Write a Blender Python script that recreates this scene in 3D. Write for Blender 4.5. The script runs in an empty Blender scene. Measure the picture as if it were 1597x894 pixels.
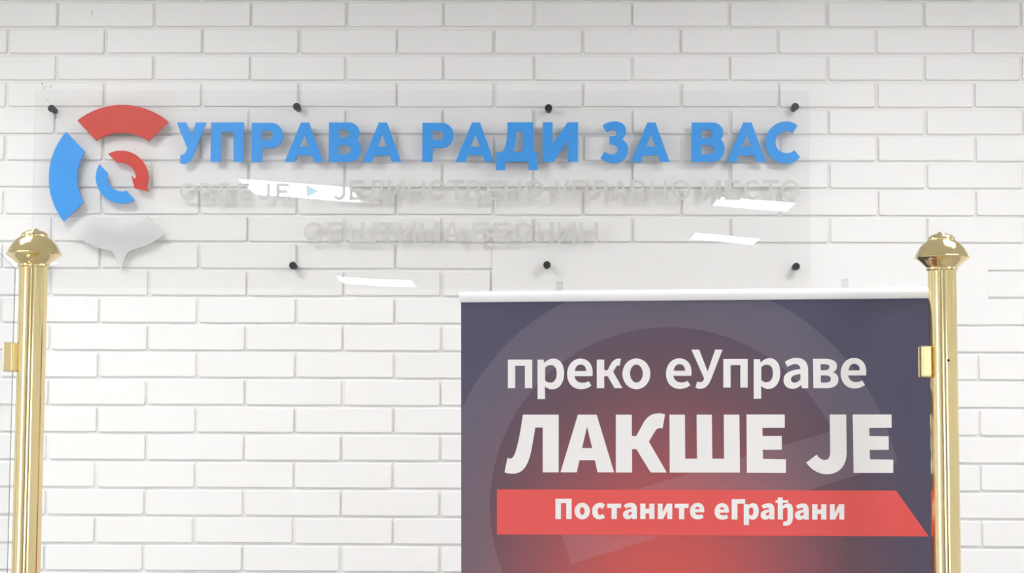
import bpy, bmesh, math, random
import numpy as np
from mathutils import Matrix, Vector
random.seed(7)
scene = bpy.context.scene
COL = scene.collection

# ------------------------------------------------------------------ camera
W, H, F = 1597.0, 894.0, 3000.0
YAW, PITCH, ROLL = 0.0186804, 0.0847433, -0.0041422
CAM = np.array([1.40299, -4.92012, 1.65])
ROW0, ROWP = 1.65 + 1.0963615, 0.0703069          # height of the first visible brick bed, course pitch
def _rot():
    c, s = math.cos(YAW), math.sin(YAW); a = np.array([[c, -s, 0], [s, c, 0], [0, 0, 1.]])
    c, s = math.cos(PITCH), math.sin(PITCH); b = np.array([[1., 0, 0], [0, c, -s], [0, s, c]])
    c, s = math.cos(ROLL), math.sin(ROLL); d = np.array([[c, 0, s], [0, 1., 0], [-s, 0, c]])
    return a @ b @ d
R = _rot()
cam_data = bpy.data.cameras.new('camera')
cam_data.sensor_fit = 'HORIZONTAL'; cam_data.sensor_width = 36.0
cam_data.lens = F / W * 36.0
cam_data.clip_start = 0.05; cam_data.clip_end = 60
cam = bpy.data.objects.new('camera', cam_data); COL.objects.link(cam)
mw = Matrix.Identity(4)
for i in range(3):
    mw[i][0] = R[i, 0]; mw[i][1] = R[i, 2]; mw[i][2] = -R[i, 1]; mw[i][3] = CAM[i]
cam.matrix_world = mw
scene.camera = cam

# ------------------------------------------------------------------ world, exposure
world = bpy.data.worlds.new('world'); scene.world = world; world.use_nodes = True
world.node_tree.nodes['Background'].inputs[0].default_value = (0.9, 0.95, 1.0, 1)
world.node_tree.nodes['Background'].inputs[1].default_value = 0.3
scene.view_settings.view_transform = 'Standard'
scene.view_settings.look = 'None'
scene.view_settings.gamma = 1.0
scene.view_settings.use_curve_mapping = False
scene.view_settings.exposure = 0.0
LAMP = 25.2                                          # radiance of the ceiling LED panels

# ------------------------------------------------------------------ helpers
def ray(px, py):
    d = R @ np.array([(px - W / 2) / F, 1.0, -(py - H / 2) / F])
    return d
def on_y(px, py, y):                                 # point on the plane y = const
    d = ray(px, py); t = (y - CAM[1]) / d[1]
    return CAM + d * t
def on_depth(px, py, depth):
    return CAM + ray(px, py) * depth
def project(p):
    q = R.T @ (np.asarray(p, float) - CAM)
    return W / 2 + F * q[0] / q[1], H / 2 - F * q[2] / q[1]

def put(o, **k):
    for a, b in k.items(): o[a] = b
    return o
def link(name, mesh, mat=None, parent=None, loc=None):
    o = bpy.data.objects.new(name, mesh); COL.objects.link(o)
    if mat is not None and mesh is not None and not mesh.materials:
        for m in (mat if isinstance(mat, (list, tuple)) else [mat]): mesh.materials.append(m)
    if parent is not None: o.parent = parent
    if loc is not None: o.location = loc
    return o
def empty(name, loc, **k):
    o = bpy.data.objects.new(name, None); COL.objects.link(o); o.location = loc
    o.empty_display_size = 0.05
    return put(o, **k)
def mesh_of(bm, name='mesh', smooth=False):
    bmesh.ops.recalc_face_normals(bm, faces=bm.faces[:])
    me = bpy.data.meshes.new(name); bm.to_mesh(me); bm.free()
    if smooth:
        for p in me.polygons: p.use_smooth = True
    return me
def box(bm, x0, x1, y0, y1, z0, z1, bevel=0.0, seg=2):
    r = bmesh.ops.create_cube(bm, size=1.0)
    for v in r['verts']:
        v.co = Vector(((x0 + x1) / 2 + v.co.x * (x1 - x0), (y0 + y1) / 2 + v.co.y * (y1 - y0), (z0 + z1) / 2 + v.co.z * (z1 - z0)))
    if bevel:
        es = list({e for v in r['verts'] for e in v.link_edges})
        bmesh.ops.bevel(bm, geom=es, offset=bevel, segments=seg, affect='EDGES', profile=0.5)
    return bm
def box_mesh(*a, **k): return mesh_of(box(bmesh.new(), *a, **k))
def lathe(profile, n=48, axis='Z'):
    """profile: list of (radius, height) -> closed surface of revolution"""
    bm = bmesh.new(); rings = []
    for r, h in profile:
        if r < 1e-7: rings.append([bm.verts.new((0, 0, h))])
        else: rings.append([bm.verts.new((r * math.cos(2 * math.pi * i / n), r * math.sin(2 * math.pi * i / n), h)) for i in range(n)])
    for a, b in zip(rings, rings[1:]):
        for i in range(n):
            j = (i + 1) % n
            if len(a) == 1 and len(b) == 1: continue
            if len(a) == 1: bm.faces.new((a[0], b[i], b[j]))
            elif len(b) == 1: bm.faces.new((a[i], a[j], b[0]))
            else: bm.faces.new((a[i], a[j], b[j], b[i]))
    if axis == 'Y':
        for v in bm.verts: v.co = Vector((v.co.x, v.co.z, v.co.y))
    return bm
def smooth_by_angle(me, deg=35):
    for p in me.polygons: p.use_smooth = True
    bm = bmesh.new(); bm.from_mesh(me)
    for e in bm.edges:
        if len(e.link_faces) == 2 and e.calc_face_angle(0) > math.radians(deg): e.smooth = False
    bm.to_mesh(me); bm.free()
    return me

# ---- outlines: a small path language (M, L, C, Z) -> contours
def path(s, sc=1.0, ox=0.0, oy=0.0, n=10):
    t = s.replace(',', ' ').split(); i = 0; out = []; cur = None; c = None
    def num(k): return float(t[i + k])
    while i < len(t):
        k = t[i]
        if k in 'MLCZ': c = k; i += 1
        if c == 'Z':
            out.append(cur); cur = None; continue
        if c == 'M': cur = [(num(0), num(1))]; i += 2; c = 'L'
        elif c == 'L': cur.append((num(0), num(1))); i += 2
        elif c == 'C':
            p0 = cur[-1]; p1 = (num(0), num(1)); p2 = (num(2), num(3)); p3 = (num(4), num(5)); i += 6
            for q in range(1, n + 1):
                u = q / n; v = 1 - u
                cur.append(tuple(v**3 * p0[a] + 3 * v*v*u * p1[a] + 3 * v*u*u * p2[a] + u**3 * p3[a] for a in (0, 1)))
    if cur: out.append(cur)
    return [[(ox + x / sc, oy + y / sc) for x, y in cc] for cc in out]
def ellipse(cx, cy, rx, ry, n=40):
    return [(cx + rx * math.cos(2 * math.pi * i / n), cy + ry * math.sin(2 * math.pi * i / n)) for i in range(n)]
def arc3(a, b, c, n=24):
    """points on the circle through a, b, c running from a over b to c"""
    ax, ay = a; bx, by = b; cx, cy = c
    d = 2 * (ax * (by - cy) + bx * (cy - ay) + cx * (ay - by))
    ux = ((ax*ax + ay*ay) * (by - cy) + (bx*bx + by*by) * (cy - ay) + (cx*cx + cy*cy) * (ay - by)) / d
    uy = ((ax*ax + ay*ay) * (cx - bx) + (bx*bx + by*by) * (ax - cx) + (cx*cx + cy*cy) * (bx - ax)) / d
    r = math.hypot(ax - ux, ay - uy)
    t0 = math.atan2(ay - uy, ax - ux); t1 = math.atan2(by - uy, bx - ux); t2 = math.atan2(cy - uy, cx - ux)
    w = lambda q: (q - t0) % (2 * math.pi)
    sweep = w(t2) if w(t1) < w(t2) else w(t2) - 2 * math.pi
    return [(ux + r * math.cos(t0 + sweep * i / n), uy + r * math.sin(t0 + sweep * i / n)) for i in range(n + 1)]
def shift(cs, dx, dy=0.0, sx=1.0):
    x0 = min(p[0] for c in cs for p in c)
    return [[(x0 + (x - x0) * sx + dx, y + dy) for x, y in c] for c in cs]

def slab(contours, thick):
    """filled outline (contours in plane metres) extruded from 0 to `thick` along local z -> mesh"""
    cu = bpy.data.curves.new('outline', 'CURVE'); cu.dimensions = '2D'; cu.fill_mode = 'BOTH'
    cu.extrude = thick / 2
    for c in contours:
        pts = [c[0]]
        for p in c[1:]:
            if math.hypot(p[0] - pts[-1][0], p[1] - pts[-1][1]) > 1e-6: pts.append(p)
        if math.hypot(pts[0][0] - pts[-1][0], pts[0][1] - pts[-1][1]) < 1e-6: pts.pop()
        sp = cu.splines.new('POLY'); sp.points.add(len(pts) - 1); sp.use_cyclic_u = True
        for q, p in zip(sp.points, pts): q.co = (p[0], p[1], 0, 1)
    tmp = bpy.data.objects.new('tmp', cu); COL.objects.link(tmp)
    dg = bpy.context.evaluated_depsgraph_get(); dg.update()
    me = bpy.data.meshes.new_from_object(tmp.evaluated_get(dg))
    bpy.data.objects.remove(tmp); bpy.data.curves.remove(cu)
    bm = bmesh.new(); bm.from_mesh(me)
    bmesh.ops.remove_doubles(bm, verts=bm.verts[:], dist=1e-7)
    bmesh.ops.translate(bm, verts=bm.verts[:], vec=(0, 0, thick / 2))
    bmesh.ops.recalc_face_normals(bm, faces=bm.faces[:])
    bm.to_mesh(me); bm.free(); me.materials.clear()
    return me

# ---- materials
def mat(name, color=(0.8, 0.8, 0.8), rough=0.5, metal=0.0, spec=0.5, bump=None, vary=None, world=False):
    m = bpy.data.materials.new(name); m.use_nodes = True
    nt = m.node_tree; b = nt.nodes['Principled BSDF']
    b.inputs['Base Color'].default_value = (*color, 1); b.inputs['Roughness'].default_value = rough
    b.inputs['Metallic'].default_value = metal; b.inputs['Specular IOR Level'].default_value = spec
    if bump or vary:
        src = nt.nodes.new('ShaderNodeNewGeometry').outputs['Position'] if world else nt.nodes.new('ShaderNodeTexCoord').outputs['Object']
    if vary:                                          # (scale, amount)
        n = nt.nodes.new('ShaderNodeTexNoise'); n.inputs['Scale'].default_value = vary[0]; n.inputs['Detail'].default_value = 4
        nt.links.new(src, n.inputs['Vector'])
        r = nt.nodes.new('ShaderNodeMix'); r.data_type = 'RGBA'
        a = vary[1]
        r.inputs[6].default_value = (*[c * (1 - a) for c in color], 1); r.inputs[7].default_value = (*[min(1, c * (1 + a)) for c in color], 1)
        nt.links.new(n.outputs['Fac'], r.inputs[0]); nt.links.new(r.outputs[2], b.inputs['Base Color'])
    if bump:                                          # (scale xyz, strength, distance)
        mp = nt.nodes.new('ShaderNodeMapping'); mp.inputs['Scale'].default_value = bump[0]
        nt.links.new(src, mp.inputs['Vector'])
        n = nt.nodes.new('ShaderNodeTexNoise'); n.inputs['Scale'].default_value = 1.0; n.inputs['Detail'].default_value = 5
        nt.links.new(mp.outputs[0], n.inputs['Vector'])
        bp = nt.nodes.new('ShaderNodeBump'); bp.inputs['Strength'].default_value = bump[1]; bp.inputs['Distance'].default_value = bump[2]
        nt.links.new(n.outputs['Fac'], bp.inputs['Height']); nt.links.new(bp.outputs[0], b.inputs['Normal'])
    return m
def clear_mat(name, tint=(0.98, 0.985, 0.985), ior=1.49, wave=None):
    """thin clear sheet: straight transmission plus Fresnel mirror reflection"""
    m = bpy.data.materials.new(name); m.use_nodes = True
    nt = m.node_tree; nt.nodes.clear()
    out = nt.nodes.new('ShaderNodeOutputMaterial'); mix = nt.nodes.new('ShaderNodeMixShader')
    tr = nt.nodes.new('ShaderNodeBsdfTransparent'); tr.inputs[0].default_value = (*tint, 1)
    gl = nt.nodes.new('ShaderNodeBsdfGlossy'); gl.inputs['Roughness'].default_value = 0.0
    fr = nt.nodes.new('ShaderNodeFresnel'); fr.inputs['IOR'].default_value = ior
    ge = nt.nodes.new('ShaderNodeNewGeometry'); mr = nt.nodes.new('ShaderNodeMapRange')   # same reflectance from either side of the sheet
    mr.inputs['To Min'].default_value = ior; mr.inputs['To Max'].default_value = 1.0 / ior
    nt.links.new(ge.outputs['Backfacing'], mr.inputs['Value']); nt.links.new(mr.outputs[0], fr.inputs['IOR'])
    nt.links.new(fr.outputs[0], mix.inputs[0]); nt.links.new(tr.outputs[0], mix.inputs[1]); nt.links.new(gl.outputs[0], mix.inputs[2])
    if wave:                                          # gentle buckling of the sheet between its fixings
        sp = nt.nodes.new('ShaderNodeSeparateXYZ'); nt.links.new(ge.outputs['Position'], sp.inputs[0])
        def op(o_, a, b):
            n = nt.nodes.new('ShaderNodeMath'); n.operation = o_
            for i, q in enumerate((a, b)):
                if isinstance(q, (int, float)): n.inputs[i].default_value = q
                else: nt.links.new(q, n.inputs[i])
            return n.outputs[0]
        sn = op('SINE', op('MULTIPLY', op('SUBTRACT', sp.outputs[0], wave[1]), 2 * math.pi / wave[2]), 0.0)
        cb = nt.nodes.new('ShaderNodeCombineXYZ'); nt.links.new(op('MULTIPLY', sn, wave[0]), cb.inputs[2])
        va = nt.nodes.new('ShaderNodeVectorMath'); va.operation = 'ADD'
        nt.links.new(ge.outputs['Normal'], va.inputs[0]); nt.links.new(cb.outputs[0], va.inputs[1])
        vn = nt.nodes.new('ShaderNodeVectorMath'); vn.operation = 'NORMALIZE'; nt.links.new(va.outputs[0], vn.inputs[0])
        nt.links.new(vn.outputs[0], gl.inputs['Normal'])
    nt.links.new(mix.outputs[0], out.inputs[0])
    return m
def film_mat(name, color, alpha, rough=0.6):
    m = bpy.data.materials.new(name); m.use_nodes = True
    b = m.node_tree.nodes['Principled BSDF']
    b.inputs['Base Color'].default_value = (*color, 1); b.inputs['Roughness'].default_value = rough
    b.inputs['Alpha'].default_value = alpha; b.inputs['Specular IOR Level'].default_value = 0.15
    return m
def emit_mat(name, color, strength):
    m = bpy.data.materials.new(name); m.use_nodes = True
    b = m.node_tree.nodes['Principled BSDF']
    b.inputs['Base Color'].default_value = (0.8, 0.8, 0.8, 1)
    b.inputs['Emission Color'].default_value = (*color, 1); b.inputs['Emission Strength'].default_value = strength
    return m

M_BRICK = mat('white painted brick', (0.885, 0.882, 0.878), 0.45, spec=0.3, bump=((22, 22, 70), 0.35, 0.0012), vary=(3.0, 0.012), world=True)
M_MORTAR = mat('white painted mortar', (0.885, 0.882, 0.878), 0.6, spec=0.2, bump=((120, 120, 120), 0.3, 0.001))
M_PATCH = mat('white smooth plaster', (0.885, 0.882, 0.878), 0.5, spec=0.25, bump=((6, 6, 6), 0.2, 0.001))
M_PAINT = mat('off white wall paint', (0.80, 0.80, 0.80), 0.7, spec=0.2)
M_CEIL = mat('white ceiling paint', (0.82, 0.82, 0.81), 0.8, spec=0.1)
M_FLOOR = mat('pale grey floor tile', (0.40, 0.385, 0.37), 0.35, vary=(1.2, 0.05))
M_BLUE = mat('blue acrylic', (0.055, 0.32, 0.80), 0.35, spec=0.25)
M_RED = mat('red acrylic', (0.58, 0.062, 0.045), 0.35, spec=0.25)
M_BLUE_PALED = film_mat('blue film paled by reflection', (0.60, 0.86, 0.97), 0.9)  # arrowhead blue, washed pale by the mirrored streak; that wash is in the colour
M_FROST = film_mat('frosted grey film', (0.665, 0.665, 0.66), 0.72)
M_FROST2 = film_mat('frosted white film', (0.75, 0.755, 0.76), 0.60)
M_BLACK = mat('black satin metal', (0.018, 0.018, 0.02), 0.38, spec=0.4)
M_BRASS = mat('polished brass', (0.86, 0.715, 0.385), 0.12, 1.0, vary=(14, 0.05), bump=((60, 60, 6), 0.12, 0.0006))
M_BRASS2 = mat('satin brass', (0.88, 0.75, 0.42), 0.25, 1.0, vary=(20, 0.05))
M_HOLE = mat('dark hole', (0.01, 0.009, 0.006), 0.8, spec=0.1)
M_ACRYL = clear_mat('clear acrylic', (0.996, 0.996, 0.995), 1.49, wave=(0.0029, float(on_y(470, 290, -0.026)[0]), 1.14))
M_ACRYL_EDGE = film_mat('acrylic cut edge', (0.9, 0.9, 0.9), 0.15, 0.2)
M_GLASS = clear_mat('clear glass', (0.972, 0.982, 0.985), 1.52)
M_GLASS_EDGE = film_mat('glass cut edge', (0.34, 0.42, 0.44), 0.9, 0.2)
M_PLASTIC = clear_mat('clear plastic', (0.975, 0.975, 0.98), 1.45)
M_ALU = mat('white anodised aluminium', (0.90, 0.90, 0.92), 0.35, spec=0.5)
M_GREYALU = mat('silver aluminium', (0.6, 0.6, 0.62), 0.35, 0.8)
M_WHITEPRINT = mat('white print', (0.90, 0.89, 0.895), 0.55, spec=0.2)
M_REDPRINT = mat('red print', (0.80, 0.115, 0.11), 0.55, spec=0.2)
M_LIGHT = emit_mat('LED diffuser', (1.0, 0.995, 0.99), LAMP)
M_WHITE = mat('white enamel', (0.85, 0.85, 0.85), 0.4)
M_WOOD = mat('dark brown wood', (0.11, 0.06, 0.035), 0.4, bump=((3, 3, 40), 0.3, 0.001), vary=(6, 0.25))
M_SCUFF = mat('grey scuff', (0.42, 0.41, 0.40), 0.8)

# ------------------------------------------------------------------ structure: the hall
X0, X1, YB, ZC = -3.6, 6.4, -12.6, 3.0
def struct(name, mesh, m, label, cat, parent=None):
    o = link(name, mesh, m, parent)
    return put(o, kind='structure', label=label, category=cat)
wall = struct('wall_back', box_mesh(X0, X1, 0.0075, 0.14, 0, ZC), M_MORTAR, 'white painted brick wall behind the sign and banner', 'wall')
struct('floor', box_mesh(X0 - .1, X1 + .1, YB - .1, .14, -0.1, 0), M_FLOOR, 'pale grey tiled floor of the hall', 'floor')
struct('ceiling', box_mesh(X0 - .1, X1 + .1, YB - .1, .14, ZC, ZC + 0.1), M_CEIL, 'plain white ceiling with square light panels', 'ceiling')
struct('wall_left', box_mesh(X0 - .1, X0, YB, .008, 0, ZC), M_PAINT, 'plain off white side wall left of the brick wall', 'wall')
struct('wall_right', box_mesh(X1, X1 + .1, YB, .008, 0, ZC), M_PAINT, 'plain off white side wall right of the brick wall', 'wall')
struct('wall_front', box_mesh(X0 - .1, X1 + .1, YB - .1, YB, 0, ZC), M_PAINT, 'plain off white wall facing the brick wall', 'wall')

# bricks --------------------------------------------------------------
def wallx(px, py): return float(on_y(px, py, 0.0)[0])
odd = [wallx(x, 62) for x in (12.5, 164.5, 316, 467.5, 619.5, 770.5, 909, 1062, 1214, 1366, 1518)]
even = [wallx(x, 104) for x in (88, 239, 390, 540, 691, 833, 986, 1138.5, 1291, 1442, 1594)]
def extend(a):
    a = list(a)
    while a[0] > X0 + .26: a.insert(0, a[0] - 0.2505)
    while a[-1] < X1 - .26: a.append(a[-1] + 0.2505)
    return [X0] + a + [X1]
odd, even = extend(odd), extend(even)
GV, GH = 0.0070, 0.0070                               # width of the head and bed joints
_brick_cache = {}
def brick_mesh(w, h, d=0.0082):
    key = (round(w, 3), round(h, 3))
    if key in _brick_cache: return _brick_cache[key]
    w, h = key
    bm = bmesh.new()
    def ring(inset, y, c):
        a, b = w / 2 - inset, h / 2 - inset
        pts = [(a, -b + c), (a, b - c), (a - c, b), (-a + c, b), (-a, b - c), (-a, -b + c), (-a + c, -b), (a - c, -b)]
        return [bm.verts.new((x, y, z)) for x, z in pts]
    rs = [ring(-0.0006, d, 0.0035), ring(0, 0.0018, 0.0035), ring(0.0022, 0.0, 0.0035)]
    for r0, r1 in zip(rs, rs[1:]):
        for i in range(8):
            j = (i + 1) % 8
            bm.faces.new((r0[i], r0[j], r1[j], r1[i]))
    bm.faces.new(rs[-1])
    me = mesh_of(bm, 'brick'); me.materials.append(M_BRICK)
    _brick_cache[key] = me
    return me
PATCH_L, PATCH_R = wallx(767, 420), wallx(1541, 440)
field = bmesh.new()
nb = 0
for r in range(-3, 39):
    zb = ROW0 - r * ROWP; zt = zb + ROWP - GH
    zt = min(zt, ZC - 0.001)
    if zb > ZC - 0.01 or zt < 0.02: continue
    zb = max(zb, 0.001)
    js = odd if r % 2 else even
    for a, b in zip(js, js[1:]):
        jx = random.uniform(-0.0012, 0.0012)
        spans = [(a + GV / 2 + jx, b - GV / 2 + jx)]
        if 9 <= r <= 11:
            new = []
            for s, e in spans:
                if e <= PATCH_L or s >= PATCH_R: new.append((s, e)); continue
                if s < PATCH_L: new.append((s, PATCH_L - 0.004))
                if e > PATCH_R: new.append((PATCH_R - 0.003, e))
            spans = new
        for s, e in spans:
            if e - s < 0.012: continue
            cx, cz = (s + e) / 2, (zb + zt) / 2 + random.uniform(-0.0007, 0.0007)
            me = brick_mesh(e - s, zt - zb)
            dy = random.uniform(-0.0006, 0.0006)
            rot = (random.uniform(-.004, .004), random.uniform(-.0018, .0018), random.uniform(-.0022, .0022))
            pa = project((s, 0, zb)); pb = project((e, 0, zt))
            if pb[0] > 0 and pa[0] < W and pa[1] > 0 and pb[1] < H:
                o = bpy.data.objects.new('brick', me); COL.objects.link(o); o.parent = wall
                o.location = (cx, dy, cz); o.rotation_euler = rot; nb += 1
            else:
                mm = Matrix.Translation((cx, dy, cz))
                vs = [field.verts.new(mm @ v.co) for v in me.vertices]
                for p in me.polygons: field.faces.new([vs[i] for i in p.vertices])
print('bricks in view', nb)
put(link('bricks_beyond_view', mesh_of(field), M_BRICK, wall), kind='stuff')
zt9, zb11 = ROW0 - 8 * ROWP - GH, ROW0 - 11 * ROWP
link('smooth_patch', box_mesh(PATCH_L, PATCH_R, -0.0002, 0.0082, zb11, zt9, bevel=0.0015), M_PATCH, wall)
for i, (x, y, w_, h_) in enumerate(((66, 131, 1.2, 3), (67.5, 137, 1.0, 3), (71.5, 134.5, .8, 3), (79, 135, 1.0, 4), (74.5, 155.5, 2.2, 1.0), (143, 21, .8, 9))):
    p = on_y(x, y, -0.0008); k = 1 / 607.0
    link('scuff', box_mesh(-w_ * k / 2, w_ * k / 2, -0.0004, 0.0022, -h_ * k / 2, h_ * k / 2), M_SCUFF, wall, p)

# ------------------------------------------------------------------ ceiling lights of the hall, some of them unseen and added for more light
def ceiling_light(x, y, label, a=0.3):
    t = empty('ceiling_light', (x, y, ZC), label=label, category='ceiling light', group='square LED panels in the ceiling')
    f = bmesh.new()
    e = a - .015
    for (x0, x1, y0, y1) in ((-a, a, -a, -e), (-a, a, e, a), (-a, -e, -e, e), (e, a, -e, e)):
        box(f, x0, x1, y0, y1, -0.012, 0)
    link('frame', mesh_of(f), M_WHITE, t)
    link('diffuser', box_mesh(-e, e, -e, e, -0.008, -0.001), M_LIGHT, t)
    return t
def lamp_for(px, py):                                 # where the mirror image of a ceiling panel falls on the sign
    d = ray(px, py); t = (-0.031 - CAM[1]) / d[1]; p = CAM + d * t
    d2 = d * np.array([1, -1, 1]); s = (ZC - 0.008 - p[2]) / d2[2]
    return p + d2 * s
for px, py, where in ((470, 297, 'across the blue arrowhead'), (1175, 317, 'under the end of the frosted line'), (1130, 375, 'lowest at its right'), (588, 430, 'along its bottom edge')):
    q = lamp_for(px, py)
    ceiling_light(float(q[0]), float(q[1]), 'square ceiling light panel mirrored in the clear sign ' + where, 0.22 if px > 1000 else 0.3)
for x, where in ((-2.4, 'added unseen beside the left side wall'), (0.04, 'above the left brass post'), (2.52, 'above the banner'), (5.0, 'added unseen beside the right side wall')):
    ceiling_light(x, -1.55, 'square ceiling light panel nearest the brick wall, ' + where)  # the outer two of this row are added for more light
for x, side in ((-1.3, 'left'), (3.45, 'right')):
    ceiling_light(x, -3.0, 'added unseen ceiling light panel in front of the %s brass post' % side)  # added to brighten the banner, placed clear of the sign's reflection
for x, side in ((-2.4, 'left'), (5.0, 'right')):
    for y, where in ((-5.6, 'middle'), (-8.6, 'far end')):
        ceiling_light(x, y, 'added unseen ceiling light panel near the %s side wall, at the %s of the hall' % (side, where))  # outer columns of panels, added only for illumination
# unseen wooden doors added to put dark streaks in the brass
for n, x in ((1, -1.6), (2, 3.4)):
    d = put(link('added_door_%d' % n, box_mesh(x - .5, x + .5, YB, YB + .05, 0, 2.1), M_WOOD), kind='structure',
            label='added dark wooden doorway %s of the far wall, out of view' % ('at the left' if n == 1 else 'at the right'), category='added_door')
    link('handle', box_mesh(x + .36, x + .42, YB + .05, YB + .1, 1.0, 1.04, bevel=.008), M_BRASS2, d)

# unseen windows added for pale streaks in the brass and to light the banner
M_DAY = emit_mat('added daylight pane', (0.97, 0.985, 1.0), 5.2)
def added_window(n, x0, x1, y0, y1, z0, z1, label):
    w_ = put(link('added_window_%d' % n, box_mesh(x0, x1, y0, y1, z0, z1), M_WHITE), kind='structure', label=label, category='added_window')
    along_x = (x1 - x0) > (y1 - y0); a0, a1 = (x0, x1) if along_x else (y0, y1); k = 2
    for i in range(k):
        p0 = a0 + (a1 - a0) * i / k + .03; p1 = a0 + (a1 - a0) * (i + 1) / k - .03
        if along_x: link('pane', box_mesh(p0, p1, y1 - .001, y1 + .004, z0 + .05, z1 - .05), M_DAY, w_)
        else: link('pane', box_mesh(x1 - .001, x1 + .004, p0, p1, z0 + .05, z1 - .05), M_DAY, w_)
    return w_
added_window(1, X0, X0 + .04, -6.0, -4.4, 0.7, 2.4, 'added daylight glazing in the left side wall of the hall, out of view')
added_window(2, -0.9, 0.7, YB, YB + .04, 0.7, 2.4, 'added daylight glazing between the doors of the far wall, out of view')
added_window(3, 4.3, 5.9, YB, YB + .04, 0.7, 2.4, 'added daylight glazing right of the doors in the far wall, out of view')

# ------------------------------------------------------------------ clear wall sign
YS = -0.031                                            # front face of the acrylic sheet
s0 = on_y(53, 142, YS); s1 = on_y(1263, 143, YS); s2 = on_y(1262, 450, YS); s3 = on_y(50, 449, YS)
sx0, sx1 = (s0[0] + s3[0]) / 2, (s1[0] + s2[0]) / 2
sz0, sz1 = (s2[2] + s3[2]) / 2, (s0[2] + s1[2]) / 2
sign = empty('wall_sign', ((sx0 + sx1) / 2, 0.0, (sz0 + sz1) / 2), label='clear acrylic sign with blue lettering and ring logo on the brick wall', category='sign')
SO = np.array(sign.location)
bm = box(bmesh.new(), sx0 - SO[0], sx1 - SO[0], YS, YS + 0.005, sz0 - SO[2], sz1 - SO[2])
me = mesh_of(bm)
for p in me.polygons: p.material_index = 0 if abs(p.normal.y) > .5 else 1
link('acrylic_sheet', me, [M_ACRYL, M_ACRYL_EDGE], sign)
ROTX = Matrix.Rotation(math.radians(90), 4, 'X')      # local x,y,z -> x,z,-y (outline faces the room)
def sign_piece(name, contours, thick, m, y=YS):
    yl = y - thick
    pts = [[(lambda w_: (w_[0], w_[2]))(on_y(px, py, yl)) for px, py in c] for c in contours]
    xs = [p[0] for c in pts for p in c]; zs = [p[1] for c in pts for p in c]
    cx, cz = (min(xs) + max(xs)) / 2, (min(zs) + max(zs)) / 2
    me = slab([[(x - cx, z - cz) for x, z in c] for c in pts], thick)
    me.transform(ROTX)                                 # extrusion now runs towards -y
    return link(name, me, m, sign, (cx - SO[0], y - SO[1], cz - SO[2]))
S1 = 7.985
g_U = path('M 45 88 L 165 88 L 230 255 L 283 88 L 413 88 L 258 480 C 225 560 190 603 130 603 C 115 603 105 602 90 598 L 90 495 C 130 492 160 470 175 410 Z', S1, 270, 180)
g_P = path('M 472 88 L 883 86 L 880 577 L 752 577 L 752 205 L 600 205 L 590 577 L 465 577 Z', S1, 270, 180)
g_R = path('M 980 92 L 1215 92 C 1310 92 1367 160 1367 248 C 1367 340 1310 405 1215 405 L 1110 405 L 1105 580 L 977 580 Z M 1107 190 L 1170 190 C 1215 190 1240 215 1240 248 C 1240 285 1215 308 1170 308 L 1107 308 Z', S1, 270, 180)
g_A = path('M 235 88 L 335 88 L 512 578 L 395 578 L 365 497 L 182 497 L 152 578 L 30 578 Z M 278 245 L 335 390 L 220 390 Z', S1, 440, 180)
g_V = path('M 583 88 L 830 88 C 910 88 962 145 962 215 C 962 255 950 280 935 300 C 965 325 980 370 980 420 C 980 515 925 578 830 578 L 578 578 Z M 705 175 L 775 175 C 815 175 832 200 832 225 C 832 255 815 278 775 278 L 705 278 Z M 702 368 L 790 368 C 835 368 852 395 852 425 C 852 460 835 482 790 482 L 702 482 Z', S1, 440, 180)
g_D = path('M 1128 85 L 1448 85 L 1452 458 L 1505 458 L 1507 680 L 1392 680 L 1392 575 L 1105 575 L 1102 680 L 988 680 L 992 458 L 1065 458 C 1115 380 1128 290 1128 85 Z M 1240 200 L 1318 200 L 1318 455 L 1195 455 C 1228 380 1240 290 1240 200 Z', S1, 650, 180)
g_I = path('M 690 85 L 813 85 L 816 355 L 1000 85 L 1132 85 L 1130 577 L 1005 577 L 1005 310 L 830 577 L 690 577 Z', S1, 760, 180)
g_Z = path('M 155 125 C 200 90 250 75 305 75 C 395 75 450 120 450 190 C 450 240 435 270 400 297 C 450 320 475 365 475 430 C 475 530 405 595 300 595 C 235 595 175 570 130 532 L 185 450 C 215 475 250 487 285 487 C 325 487 345 460 345 430 C 345 390 320 362 280 362 L 245 362 L 245 260 L 275 260 C 315 260 335 245 335 215 C 335 195 315 183 290 183 C 260 183 235 190 208 208 Z', S1, 920, 180)
g_S = path('M 1470 125 L 1412 218 C 1385 200 1365 195 1335 195 C 1255 195 1195 255 1195 335 C 1195 415 1255 470 1335 470 C 1375 470 1405 455 1430 432 L 1500 520 C 1455 570 1400 600 1330 600 C 1180 600 1068 480 1068 340 C 1068 190 1180 75 1330 75 C 1380 75 1430 92 1470 125 Z', S1, 1060, 180)
for g in (g_U, g_P, g_R, g_A, g_V, shift(g_A, 121.5), shift(g_R, 266), shift(g_A, 266.6), g_D, g_I, g_Z, shift(g_A, 540.3),
          shift(g_V, 565.9, 0, 1.03), shift(g_A, 689.5, 0, 1.015), g_S):
    sign_piece('blue_letter', g, 0.005, M_BLUE)
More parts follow.
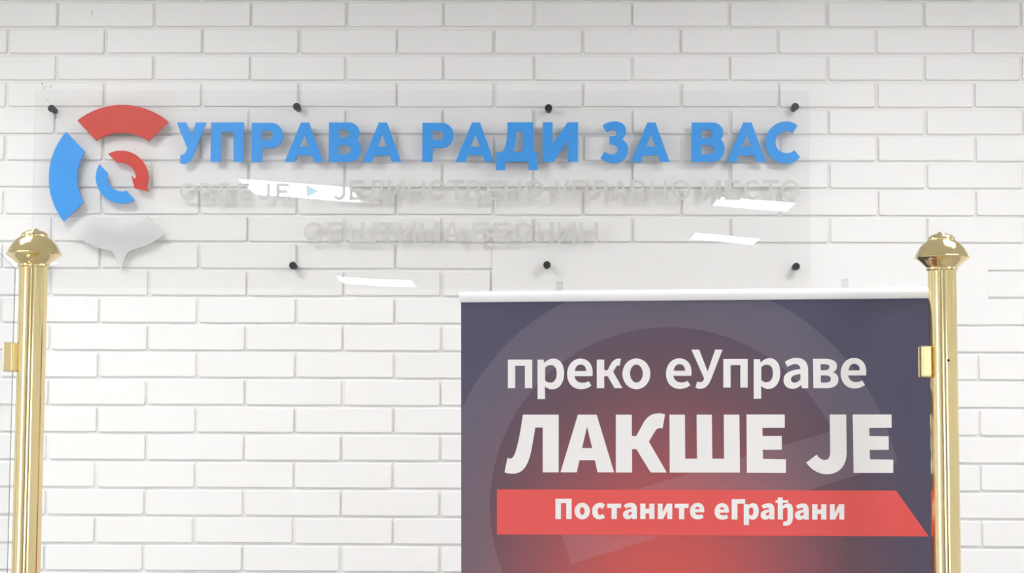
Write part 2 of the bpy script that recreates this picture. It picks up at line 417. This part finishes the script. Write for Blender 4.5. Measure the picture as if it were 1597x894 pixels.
# ring logo
sign_piece('logo_sector', [arc3((120.5, 188), (190, 163.5), (263, 190)) + arc3((232, 220.5), (192, 207), (150, 219.5))], 0.005, M_RED)['label'] = 'red arc of the logo'
sign_piece('logo_sector', [arc3((103, 205.5), (76, 277), (99, 345.5)) + arc3((130.3, 315), (120, 277), (132.5, 236.5))], 0.005, M_BLUE)['label'] = 'blue arc of the logo'
sign_piece('logo_arrow', [arc3((168.5, 240), (205, 238.0), (229, 291.5)) + [(231.5, 298.7), (210, 294), (204.6, 274), (210.5, 279)] + arc3((212, 276), (202, 258.7), (182, 254))], 0.005, M_RED)['label'] = 'small red curved arrow'
sign_piece('logo_arrow', [arc3((155, 256), (160.5, 305), (210.5, 312)) + arc3((197, 297.5), (173.5, 291.5), (168, 270))], 0.005, M_BLUE)['label'] = 'small blue curved arrow'
pin = arc3((257, 364), (234, 380), (205, 390.0), 10) + path('M 205 390 C 197 393 191 408 188 423 C 185 408 178 393 171 390', 1)[0][1:] + arc3((171, 390), (140, 381), (115.5, 364), 10)[1:] + arc3((145, 336.5), (189, 351), (231, 336.5))
sign_piece('frosted_logo_pin', [pin], 0.0004, M_FROST2)['label'] = 'frosted pin point under the ring logo'

# frosted lettering: parametric sans letters, box (x0, x1, y0, y1) in photo pixels, stroke t
def frost(ch, x0, x1, y0, y1, t):
    w, h = x1 - x0, y1 - y0; cx, cy = (x0 + x1) / 2, (y0 + y1) / 2
    L = lambda pts: [(x0 + a, y0 + b) for a, b in pts]
    if ch == 'О': return [ellipse(cx, cy, w / 2, h / 2), ellipse(cx, cy, w / 2 - t, h / 2 - t)]
    if ch == 'П': return [L([(0, 0), (w, 0), (w, h), (w - t, h), (w - t, t), (t, t), (t, h), (0, h)])]
    if ch == 'Н':
        m = h / 2 - t / 2
        return [L([(0, 0), (t, 0), (t, m), (w - t, m), (w - t, 0), (w, 0), (w, h), (w - t, h), (w - t, m + t), (t, m + t), (t, h), (0, h)])]
    if ch == 'Т': return [L([(0, 0), (w, 0), (w, t), (w / 2 + t / 2, t), (w / 2 + t / 2, h), (w / 2 - t / 2, h), (w / 2 - t / 2, t), (0, t)])]
    if ch == 'Е':
        m = h / 2 - t / 2
        return [L([(0, 0), (w, 0), (w, t), (t, t), (t, m), (w * .88, m), (w * .88, m + t), (t, m + t), (t, h - t), (w, h - t), (w, h), (0, h)])]
    if ch == 'Ш': 
        a, b = w / 2 - t / 2, w / 2 + t / 2
        return [L([(0, 0), (t, 0), (t, h - t), (a, h - t), (a, 0), (b, 0), (b, h - t), (w - t, h - t), (w - t, 0), (w, 0), (w, h), (0, h)])]
    if ch == 'И': return [L([(0, 0), (t, 0), (t, h - 1.7 * t), (w - t, 0), (w, 0), (w, h), (w - t, h), (w - t, 1.7 * t), (t, h), (0, h)])]
    if ch == 'А': return [L([(w / 2 - t * .6, 0), (w / 2 + t * .6, 0), (w, h), (w - t * 1.1, h), (w * .78, h * .74), (w * .22, h * .74), (t * 1.1, h), (0, h)]),
                          L([(w / 2, t * 1.3), (w * .70, h * .74 - t * .9), (w * .30, h * .74 - t * .9)])]
    if ch == 'У': return [L([(0, 0), (t * 1.15, 0), (w / 2, h * .58), (w - t * 1.15, 0), (w, 0), (w * .62, h * .75), (w * .5, h * .93), (w * .3, h), (w * .14, h), (w * .14, h - t), (w * .3, h - t), (w * .42, h * .74)])]
    if ch == 'М': return [L([(0, 0), (t, 0), (w / 2, h * .55), (w - t, 0), (w, 0), (w, h), (w - t, h), (w - t, t * 2), (w / 2, h * .80), (t, t * 2), (t, h), (0, h)])]
    if ch == 'Ч':
        q = [(0, 0), (t, 0), (t, h * .33)] + [(t + (w / 2 - t) * (1 - math.cos(a)), h * .33 + (h * .60 - t - h * .33) * math.sin(a)) for a in np.linspace(.2, math.pi / 2, 8)]
        q += [(w - t, h * .58 - t), (w - t, 0), (w, 0), (w, h), (w - t, h), (w - t, h * .58)]
        q += [(w / 2 * (1 - math.cos(a)), h * .33 + (h * .60 - h * .33) * math.sin(a)) for a in np.linspace(math.pi / 2, .2, 8)]
        return [L(q)]
    def bowl(xa, ya, yb, xr, n=12):                    # right-hand half bowl from (xa,ya) round to (xa,yb)
        rr = (yb - ya) / 2; xs = xr - rr
        return [(xa, ya)] + [(xs + rr * math.sin(a), ya + rr - rr * math.cos(a)) for a in np.linspace(0, math.pi, n)] + [(xa, yb)]
    if ch == 'Р': return [L([(0, 0)] + bowl(t, 0, h * .62, w)[1:-1] + [(t, h * .62), (t, h), (0, h)]), L(bowl(t, t, h * .62 - t, w - t))]
    if ch == 'В': return [L([(0, 0)] + bowl(t, 0, h * .5, w * .93)[1:-1] + bowl(t, h * .5 + .01, h, w)[1:-1] + [(0, h)]), L(bowl(t, t * .9, h * .5 - t * .45, w * .93 - t)), L(bowl(t, h * .5 + t * .45, h - t * .9, w - t))]
    if ch == 'Б': return [L([(0, 0), (w * .92, 0), (w * .92, t), (t, t), (t, h * .38)] + bowl(t, h * .38, h, w)[1:-1] + [(0, h)]), L(bowl(t, h * .38 + t, h - t, w - t))]
    if ch == 'Д': return [L([(w * .22, 0), (w * .84, 0), (w * .84, h - t), (w, h - t), (w, h + t * 1.1), (w - t, h + t * 1.1), (w - t, h), (t, h), (t, h + t * 1.1), (0, h + t * 1.1), (0, h - t), (w * .1, h - t), (w * .2, h * .5)]),
                          L([(w * .22 + t, t), (w * .84 - t, t), (w * .84 - t, h - t), (w * .1 + t, h - t), (w * .2 + t, h * .5)])]
    if ch == 'С':
        a0, a1 = math.radians(-42), math.radians(-318)
        o_ = [(cx + w / 2 * math.cos(a), cy + h / 2 * math.sin(a)) for a in np.linspace(a0, a1, 30)]
        i_ = [(cx + (w / 2 - t) * math.cos(a), cy + (h / 2 - t) * math.sin(a)) for a in np.linspace(a1, a0, 30)]
        return [o_ + i_]
    if ch == 'Ј':
        rr = w / 2
        q = [(w - t, 0), (w, 0)] + [(rr + rr * math.cos(a), h - rr + rr * math.sin(a)) for a in np.linspace(0, math.pi * .86, 14)]
        q += [(rr + (rr - t) * math.cos(a), h - rr + (rr - t) * math.sin(a)) for a in np.linspace(math.pi * .86, 0, 14)]
        return [L(q)]
line2 = [('О', 280, 308, 286), ('В', 312, 332, 286), ('Д', 337, 363, 286), ('Е', 370, 388, 286), ('Ј', 402, 421, 286), ('Е', 431, 450, 286),
         ('Ј', 519, 538.5, 282), ('Е', 545, 567, 281), ('Д', 574, 602, 281), ('И', 605, 630.5, 281), ('Н', 636.5, 663, 281), ('С', 668, 696, 281), ('Т', 698, 724.5, 281),
         ('В', 728, 751, 281), ('Е', 759, 782, 281), ('Н', 787, 812.5, 281), ('О', 817.5, 848.5, 280.5), ('У', 864, 888.5, 281), ('П', 893, 917.5, 281),
         ('Р', 924.5, 948, 281), ('А', 953, 981, 281), ('В', 984, 1007, 281), ('Н', 1014.5, 1040, 281), ('О', 1047, 1076.5, 280.5), ('М', 1094, 1124.5, 281),
         ('Е', 1130.5, 1154.5, 281), ('С', 1160.5, 1188, 280.5), ('Т', 1188.5, 1215, 281), ('О', 1217.5, 1247.5, 280.5)]
for ch, a, b, y in line2: sign_piece('frosted_letter', frost(ch, a, b, y, 312, 4.8), 0.0004, M_FROST)
line3 = [('О', 474, 506), ('П', 512, 540), ('Ш', 545, 586.5), ('Т', 589, 617.5), ('И', 621, 649), ('Н', 655, 684), ('А', 690, 719), ('Б', 737, 764),
         ('Е', 770.5, 795.5), ('О', 800, 831.5), ('Ч', 837, 863), ('И', 870, 897.5), ('Н', 904, 932.5)]
for ch, a, b in line3: sign_piece('frosted_letter', frost(ch, a, b, 346.5, 378, 5.4), 0.0004, M_FROST)
sign_piece('frosted_arrowhead', [[(477.5, 288), (496.5, 298.2), (478.5, 307)]], 0.001, M_BLUE_PALED)['label'] = 'blue arrowhead between the frosted words, paled by a painted-in reflection'
# stand-offs
prof = [(0, -0.041), (0.0085, -0.041), (0.0094, -0.0402), (0.0094, -0.0325), (0.0088, -0.0315), (0.0075, -0.0312), (0.0075, 0.0), (0, 0.0)]
me_so = smooth_by_angle(mesh_of(lathe(prof, 24, 'Y')))
for px, py in ((80, 169), (462.5, 166), (855.5, 168), (1240.5, 166), (66, 414), (456.5, 414), (853, 413), (1242, 415.5)):
    p = on_y(px, py, -0.041)
    link('standoff', me_so, M_BLACK, sign, (p[0] - SO[0], 0.0, p[2] - SO[2]))

# ------------------------------------------------------------------ brass posts and the glass pane
DP = 3.27; MPP = DP / F                               # distance of the posts from the lens, metres per pixel there
fin = [(0, 0), (4, .3), (6.5, 1.4), (8, 3), (12, 4), (15.5, 5.3), (18.5, 7.4), (20.6, 10), (21.2, 12.2), (21, 13.4), (22.5, 14.2), (24.5, 15.6), (27.4, 17.8), (30.4, 20.6), (33.6, 24.4), (36.4, 28.6), (38.8, 33), (40.4, 36.6), (41.2, 39),
       (42.4, 39.6), (43, 40.8), (42.6, 42), (41, 42.8), (37.5, 45), (33, 48.4), (29, 52), (26, 54.6), (24.2, 56), (24.0, 56.8), (24.6, 58), (24.6, 59.6), (23.6, 60.8), (22.4, 61.4), (22.4, 63.2), (0, 63.2)]
def post(px, py_top, label, hole):
    top = on_depth(px, py_top, DP)
    t = empty('brass_post', (top[0], top[1], 0), label=label, category='post', group='brass posts')
    me = smooth_by_angle(mesh_of(lathe([(r * MPP, top[2] - h * MPP) for r, h in fin], 64)), 28)
    link('finial', me, M_BRASS, t)
    zt = top[2] - 63 * MPP; rp = 22.0 * MPP
    link('pole', smooth_by_angle(mesh_of(lathe([(0, zt), (rp, zt), (rp, 0.02), (0, 0.02)], 64))), M_BRASS, t)
    link('base_flange', smooth_by_angle(mesh_of(lathe([(0, .05), (rp * 1.15, .05), (rp * 1.3, .03), (.055, .018), (.058, .012), (.058, 0), (0, 0)], 64))), M_BRASS, t)
    return t, top, rp
def clamp(t, top, rp, px0, px1, py0, py1, slot):
    a = on_depth(px0, py0, DP); b = on_depth(px1, py1, DP)
    x0, x1 = a[0] - top[0], b[0] - top[0]; z0, z1 = b[2], a[2]
    for zz in (0, -0.95):
        bm = box(bmesh.new(), x0, x1, -0.016, -0.004, z0 + zz, z1 + zz, bevel=0.0022)
        cl = link('glass_clamp', mesh_of(bm), M_BRASS2, t)
        link('back_jaw', box_mesh(x0, x1, 0.006, 0.016, z0 + zz, z1 + zz, bevel=0.0022), M_BRASS2, cl)
        link('bracket', box_mesh(x1 - 0.003, x1 + 0.010, -0.009, 0.009, z0 + zz + .003, z1 + zz - .003), M_BRASS2, cl)
        if slot: link('cover_plate', box_mesh(x0 + .0035, x1 - .0005, -0.0175, -0.0155, z0 + zz + .0035, z1 + zz - .0012, bevel=.0006), M_BRASS2, cl)
tl, topl, rp = post(54, 356.5, 'tall brass post with domed finial at the left, beside the glass pane', False)
clamp(tl, topl, rp, 12.5, 27.5, 535, 581, False)
tr, topr, rp = post(1468.3, 361.8, 'tall brass post with domed finial in front of the banner', True)
clamp(tr, topr, rp, 1430, 1446.5, 541, 590, True)
hp = on_depth(1471, 564, DP)
hx = hp[0] - topr[0]; hy = -math.sqrt(rp * rp - hx * hx)
me = mesh_of(lathe([(0, -0.0006), (0.0021, -0.0006), (0.0025, 0.002), (0, 0.002)], 16, 'Y'))
link('screw_hole', me, M_HOLE, tr, (hx, hy, hp[2]))['label'] = 'small dark screw hole'
# frameless glass pane with a clipped corner, held by the left post's clamps
ga = on_depth(0, 395, DP); gb = on_depth(24, 419, DP)
yg = float(topl[1]); xr = float(on_y(23.5, 430, yg)[0]); zc_ = float(on_y(23.5, 419, yg)[2])
z_left = float(on_y(0, 395, yg)[2]); x_left = float(on_y(0, 395, yg)[0])
slope = (z_left - zc_) / (xr - x_left)
top_z = zc_ + slope * 0.11
pane = [(xr, 0.12), (xr, zc_), (xr - 0.11, top_z), (xr - 0.95, top_z), (xr - 0.95, 0.12)]
gp = empty('glass_pane', (xr - 0.47, yg, 0), label='frameless clear glass pane with clipped corner left of the brass post', category='glass pane')
me = slab([[(x - (xr - 0.47), z) for x, z in pane]], 0.006); me.transform(ROTX); me.transform(Matrix.Translation((0, 0.003, 0)))
for p in me.polygons: p.material_index = 0 if abs(p.normal.y) > .5 else 1
link('glass', me, [M_GLASS, M_GLASS_EDGE], gp)
for dx in (-0.3, 0.3):
    link('foot', box_mesh(dx - .03, dx + .03, -.02, .02, 0, .13, bevel=.003), M_BRASS2, gp)

# ------------------------------------------------------------------ roll-up banner
o3 = on_depth(719, 471.5, 3.455)                       # top left corner of the print
ya, ro = math.radians(3.5), math.radians(0.40)
u0 = np.array([math.cos(ya), -math.sin(ya), 0]); v0 = np.array([0, 0, 1.0])
u = u0 * math.cos(ro) + v0 * math.sin(ro); v = v0 * math.cos(ro) - u0 * math.sin(ro)
nrm = np.cross(u, v)                                   # points towards the camera (-y)
def bplane(px, py, off=0.0):
    d = ray(px, py); c = o3 + nrm * off
    t = np.dot(c - CAM, nrm) / np.dot(d, nrm); p = CAM + d * t - o3
    return float(np.dot(p, u)), float(np.dot(p, v))
BW = bplane(1463, 468)[0]; BH = o3[2] - 0.10
print('banner width', BW, 'top', o3[2])
base_loc = o3 + u * BW / 2; base_loc[2] = 0
banner = empty('rollup_banner', base_loc, label='dark purple and red roll-up banner with white Cyrillic text, behind the brass post', category='banner')
BM = Matrix(((u[0], v[0], nrm[0], o3[0] - base_loc[0]), (u[1], v[1], nrm[1], o3[1] - base_loc[1]), (u[2], v[2], nrm[2], o3[2] - base_loc[2]), (0, 0, 0, 1)))
def bpart(name, me, m):
    o = link(name, me, m, banner); o.matrix_local = BM
    return o
# printed fabric material
def banner_mat():
    m = bpy.data.materials.new('printed banner fabric'); m.use_nodes = True
    nt = m.node_tree; b = nt.nodes['Principled BSDF']; b.inputs['Roughness'].default_value = 0.5; b.inputs['Specular IOR Level'].default_value = 0.35
    tc = nt.nodes.new('ShaderNodeTexCoord'); sp = nt.nodes.new('ShaderNodeSeparateXYZ'); nt.links.new(tc.outputs['Object'], sp.inputs[0])
    X, Y = sp.outputs[0], sp.outputs[1]
    def op(o_, *a):
        n = nt.nodes.new('ShaderNodeMath'); n.operation = o_
        for i, q in enumerate(a):
            if isinstance(q, (int, float)): n.inputs[i].default_value = q
            else: nt.links.new(q, n.inputs[i])
        return n.outputs[0]
    def dist(cx, cy, kx=1.0, ky=1.0):
        dx = op('MULTIPLY', op('SUBTRACT', X, cx), kx); dy = op('MULTIPLY', op('SUBTRACT', Y, cy), ky)
        return op('SQRT', op('ADD', op('MULTIPLY', dx, dx), op('MULTIPLY', dy, dy)))
    k = BW / 744.0
    gx, gy = bplane(1035, 965)
    g = op('DIVIDE', dist(gx, gy, 1.0, 0.80), 440 * k)
    rp_ = nt.nodes.new('ShaderNodeValToRGB'); cr = rp_.color_ramp
    def s2l(c): return tuple(((q / 255 + .055) / 1.055) ** 2.4 if q > 10 else q / 255 / 12.92 for q in c) + (1,)
    cr.elements[0].position = 0.0; cr.elements[0].color = s2l((214, 88, 84))
    cr.elements[1].position = 1.0; cr.elements[1].color = s2l((82, 80, 104))
    for pos, c in ((0.22, (198, 86, 84)), (0.48, (146, 84, 92)), (0.68, (108, 80, 92)), (0.85, (90, 79, 97))):
        e = cr.elements.new(pos); e.color = s2l(c)
    nt.links.new(g, rp_.inputs[0])
    ex, ey = bplane(1043, 790); dd = dist(ex, ey)
    ring = op('MULTIPLY', op('LESS_THAN', dd, 358 * k), op('GREATER_THAN', dd, 279 * k))
    (ax, ay), (bx, by) = bplane(995, 763), bplane(1292, 674)
    su = (by - ay) / (bx - ax)
    up = op('LESS_THAN', Y, op('ADD', op('MULTIPLY', op('SUBTRACT', X, ax), su), ay))
    (ax, ay), (bx, by) = bplane(966, 857), bplane(1337, 741)
    sl = (by - ay) / (bx - ax)
    low_line = op('ADD', op('MULTIPLY', op('SUBTRACT', X, ax), sl), ay)
    low = op('GREATER_THAN', Y, low_line)
    lx = bplane(872, 820)[0]
    bar = op('MULTIPLY', op('MULTIPLY', up, low), op('MULTIPLY', op('LESS_THAN', dd, 358 * k), op('GREATER_THAN', X, op('ADD', lx, op('MULTIPLY', op('SUBTRACT', Y, bplane(872, 820)[1]), -0.30)))))
    openr = op('MULTIPLY', op('LESS_THAN', Y, low_line), op('GREATER_THAN', X, bplane(1150, 800)[0]))
    mask = op('MAXIMUM', op('MULTIPLY', ring, op('SUBTRACT', 1.0, openr)), bar)
    mx = nt.nodes.new('ShaderNodeMix'); mx.data_type = 'RGBA'; mx.inputs[7].default_value = s2l((205, 200, 215))
    nt.links.new(op('MULTIPLY', mask, 0.085), mx.inputs[0]); nt.links.new(rp_.outputs[0], mx.inputs[6])
    nt.links.new(mx.outputs[2], b.inputs['Base Color'])
    return m
fab = bmesh.new(); box(fab, 0, BW, -BH, 0.004, -0.0006, 0.0)
bpart('printed_fabric', mesh_of(fab), banner_mat())
# top clamp rail
prof_r = [(-0.005, -0.0005), (0.0035, -0.0005), (0.005, 0.002), (0.006, 0.010), (0.0045, 0.0165), (0.0015, 0.0188), (-0.0035, 0.0188), (-0.006, 0.016)]
bm = bmesh.new()
ends = [[bm.verts.new((x, y, z)) for z, y in prof_r] for x in (-0.003, BW + 0.003)]
for i in range(len(prof_r)):
    j = (i + 1) % len(prof_r); bm.faces.new((ends[0][i], ends[0][j], ends[1][j], ends[1][i]))
bm.faces.new(ends[0]); bm.faces.new(ends[1])
bpart('top_rail', smooth_by_angle(mesh_of(bm), 40), M_ALU)
def rail_hook(px):
    x = bplane(px, 455)[0]
    bm = bmesh.new(); wv = 0.0062
    box(bm, x - wv, x + wv, 0.0175, 0.034, 0.0035, 0.0055, bevel=0.0008, seg=1)
    box(bm, x - wv, x + wv, 0.0175, 0.034, -0.0055, -0.0035, bevel=0.0008, seg=1)
    box(bm, x - wv, x + wv, 0.033, 0.0355, -0.0055, 0.0055, bevel=0.0008, seg=1)
    bpart('rail_hook', mesh_of(bm), M_PLASTIC)
rail_hook(872.5); rail_hook(1318)
def bprint(name, groups, m, off=0.0004):
    cs = [[bplane(px, py, off) for px, py in c] for c in groups]
    return bpart(name, (lambda me: (me.transform(Matrix.Translation((0, 0, 0.00005))), me)[1])(slab(cs, off)), m)
bprint('red_stripe', [[(775, 763.5), (1397.5, 765.5), (1448.5, 837), (775, 834)]], M_REDPRINT, 0.0003)['label'] = 'red stripe cut off at a slant'
S2 = 6.654; S3 = 8.872; S4 = 7.259
l_p = path('M 80 173 L 333 173 L 333 470 L 257 470 L 257 237 L 156 237 L 156 470 L 80 470 Z', S2, 780, 535)
l_r = path('M 388 173 L 452 173 L 458 210 C 485 180 515 163 555 163 C 622 163 664 225 664 315 C 664 420 610 482 540 482 C 510 482 485 470 464 450 L 466 583 L 388 583 Z M 466 258 C 485 238 500 230 522 230 C 565 230 587 260 587 315 C 587 380 560 412 520 412 C 500 412 485 406 466 390 Z', S2, 780, 535)
l_e = path('M 958 345 L 772 345 C 780 390 810 414 855 414 C 880 414 900 408 920 397 L 946 444 C 915 468 875 481 840 481 C 755 481 695 420 695 323 C 695 225 760 163 832 163 C 915 163 960 225 960 305 C 960 320 959 335 958 345 Z M 775 292 L 893 292 C 893 250 870 224 834 224 C 805 224 780 248 775 292 Z', S2, 780, 535)
l_k = path('M 1003 173 L 1080 173 L 1080 283 L 1115 283 L 1150 215 C 1175 175 1205 162 1235 162 C 1243 162 1250 164 1254 167 L 1240 238 C 1235 236 1230 235 1226 235 C 1212 235 1206 243 1200 253 L 1173 300 L 1270 470 L 1187 470 L 1115 345 L 1080 345 L 1080 470 L 1003 470 Z', S2, 780, 535)
def oval(cx, cy, rx, ry, irx, iry, sc, ox, oy, icy=None):
    return [[(ox + x / sc, oy + y / sc) for x, y in ellipse(cx, cy, rx, ry)], [(ox + x / sc, oy + y / sc) for x, y in ellipse(cx, icy or cy, irx, iry)]]
l_o = oval(1414, 321, 145, 160, 66, 94, S2, 780, 535, 318)
l_U = path('M 517 93 L 625 93 L 742 395 L 845 93 L 948 93 L 795 490 C 760 580 715 635 640 635 C 615 635 595 632 573 620 L 597 535 C 610 540 625 542 640 542 C 670 542 690 520 692 490 Z', S3, 1020, 535)
l_a = path('M 390 262 C 440 228 495 207 550 207 C 655 207 713 265 713 380 L 713 628 L 628 628 L 618 583 C 580 615 545 636 497 636 C 420 636 372 580 372 515 C 372 425 445 378 606 362 C 604 320 580 293 535 293 C 500 293 465 310 427 332 Z M 606 430 C 515 440 475 465 475 505 C 475 535 495 550 525 550 C 555 550 580 535 606 505 Z', S3, 1180, 535)
l_v = path('M 780 220 L 950 220 C 1050 220 1112 255 1112 320 C 1112 360 1095 390 1055 408 C 1105 420 1132 455 1132 505 C 1132 590 1070 627 960 627 L 785 627 Z M 885 295 L 940 295 C 985 295 1008 305 1008 335 C 1008 365 985 378 940 378 L 885 378 Z M 888 450 L 945 450 C 1000 450 1026 465 1026 500 C 1026 535 1000 550 945 550 L 888 550 Z', S3, 1180, 535)
def bletters(glyphs, off):
    for g in glyphs: bprint('printed_letter', g, M_WHITEPRINT, off)
bletters([l_p, l_r, l_e, l_k, l_o, shift(l_e, 154.2, -.5), l_U, shift(l_p, 336, -1), shift(l_r, 337.2, -.6), l_a, l_v, shift(l_e, 426.7, -1.1)], 0.0004)
b_L = path('M 258 87 L 663 87 L 663 740 L 482 740 L 482 233 L 398 233 C 370 400 350 540 320 610 C 280 710 230 755 140 755 C 110 755 75 750 50 740 L 82 577 C 95 582 110 585 120 585 C 145 580 165 540 180 490 C 215 370 235 240 258 87 Z', S4, 780, 635)
b_A = path('M 880 87 L 1093 87 L 1290 740 L 1103 740 L 1072 603 L 898 603 L 868 740 L 683 740 Z M 984 222 L 1042 465 L 927 465 Z', S4, 780, 635)
b_K = path('M -142 87 L 38 87 L 40 328 L 90 328 L 165 190 C 215 100 270 72 345 72 C 370 72 395 75 415 85 L 387 242 C 375 240 365 239 355 240 C 330 240 318 252 308 265 L 232 392 L 435 742 L 252 742 L 90 477 L 42 477 L 42 742 L -142 742 Z', S4, 980, 635)
b_Sh = path('M 465 87 L 640 87 L 643 585 L 777 585 L 773 87 L 945 87 L 950 585 L 1083 585 L 1080 87 L 1257 87 L 1263 743 L 468 743 Z', S4, 980, 635)
b_E = path('M -115 85 L 318 85 L 318 235 L 65 237 L 68 328 L 283 328 L 287 483 L 70 485 L 72 587 L 332 592 L 332 747 L -110 745 Z', S4, 1180, 635)
b_J = path('M 828 85 L 1015 85 L 1020 520 C 1020 665 930 762 800 762 C 690 762 610 700 562 630 L 680 540 C 705 575 735 600 770 600 C 815 600 833 565 833 510 Z', S4, 1180, 635)
b_E2 = path('M 1087 85 L 1527 85 L 1530 235 L 1275 238 L 1278 328 L 1493 332 L 1495 485 L 1280 487 L 1283 592 L 1547 597 L 1547 747 L 1098 747 Z', S4, 1180, 635)
bletters([b_L, b_A, b_K, b_Sh, b_E, b_J, b_E2], 0.0004)
c_P = path('M 75 87 L 243 87 L 243 298 L 187 298 L 187 133 L 132 133 L 132 298 L 75 298 Z', S2, 855, 765)
c_o = oval(353, 215, 80, 86, 25, 41, S2, 855, 765)
c_s = path('M 590 152 L 562 196 C 552 184 542 179 535 179 C 520 179 512 192 512 215 C 512 240 520 256 538 256 C 549 256 558 251 567 243 L 590 283 C 572 296 550 301 530 301 C 485 301 455 270 455 215 C 455 160 495 130 540 130 C 560 130 578 138 590 152 Z', S2, 855, 765)
c_t = path('M 612 138 L 757 138 L 757 183 L 712 183 L 712 298 L 657 298 L 657 183 L 612 183 Z', S2, 855, 765)
c_a = path('M 785 155 C 810 138 835 130 860 130 C 900 130 920 155 920 200 L 920 298 L 872 298 L 868 282 C 855 295 840 301 825 301 C 795 301 776 280 776 252 C 776 218 805 200 866 193 C 864 180 855 175 843 175 C 830 175 818 182 806 190 Z M 866 222 C 840 226 830 235 830 245 C 830 253 836 258 845 258 C 855 258 860 254 866 246 Z', S2, 855, 765)
c_n = path('M 955 138 L 1010 138 L 1010 192 L 1048 192 L 1048 138 L 1103 138 L 1103 298 L 1048 298 L 1048 240 L 1010 240 L 1010 298 L 955 298 Z', S2, 855, 765)
c_i = path('M 1137 138 L 1188 138 L 1188 175 L 1185 228 L 1232 138 L 1287 138 L 1287 298 L 1235 298 L 1235 255 L 1238 208 L 1192 298 L 1137 298 Z', S2, 855, 765)
c_e = path('M 305 232 L 215 232 C 218 250 230 259 250 259 C 265 259 278 256 290 250 L 305 286 C 287 298 265 305 243 305 C 195 305 162 272 162 219 C 162 168 200 133 240 133 C 285 133 312 165 312 210 C 312 220 310 228 305 232 Z M 217 199 L 262 199 C 262 183 255 174 240 174 C 228 174 219 182 217 199 Z', S2, 1090, 765)
c_G = path('M 340 92 L 480 92 L 480 138 L 400 138 L 400 303 L 340 303 Z', S2, 1090, 765)
c_r = path('M 465 143 L 512 143 L 515 155 C 530 140 545 133 562 133 C 600 133 622 165 622 215 C 622 272 592 306 558 306 C 545 306 530 300 520 292 L 520 360 L 465 360 Z M 520 190 C 528 182 535 178 543 178 C 558 178 565 190 565 216 C 565 248 555 260 541 260 C 533 260 527 258 520 252 Z', S2, 1090, 765)
c_dj = path('M 818 75 L 870 75 L 870 102 L 927 102 L 927 130 L 870 130 L 870 165 C 885 145 905 135 925 135 C 960 135 977 160 977 205 L 977 265 C 977 335 950 368 905 368 C 893 368 882 366 870 360 L 880 320 C 888 323 893 324 900 324 C 915 324 920 310 920 275 L 920 212 C 920 188 915 180 902 180 C 890 180 882 186 872 198 L 872 303 L 818 303 L 818 130 L 795 130 L 795 102 L 818 102 Z', S2, 1090, 765)
bletters([c_P, c_o, c_s, c_t, c_a, c_n, c_i, shift(c_t, 105.2, .2), shift(c_e, -38.4, -.5), c_e, c_r, shift(c_a, 214.6, .6), c_dj, shift(c_a, 268.2, .9), shift(c_n, 268.1, .9), shift(c_i, 268.4, .9)], 0.0008)
bletters([c_G], 0.0009)
# floor cassette and rear pole
zc = -o3[2]
cas = box(bmesh.new(), -0.02, BW + 0.02, zc + 0.02, zc + 0.115, -0.06, 0.02, bevel=0.01)
bpart('base_cassette', mesh_of(cas), M_GREYALU)
bpart('support_pole', mesh_of(box(bmesh.new(), BW / 2 - .008, BW / 2 + .008, zc + .1, 0.012, -.022, -.006, bevel=.003)), M_GREYALU)
for x in (0.2, BW - 0.2):
    bpart('foot', mesh_of(box(bmesh.new(), x - .02, x + .02, zc + 0.006, zc + .024, -.14, .06, bevel=.004)), M_GREYALU)
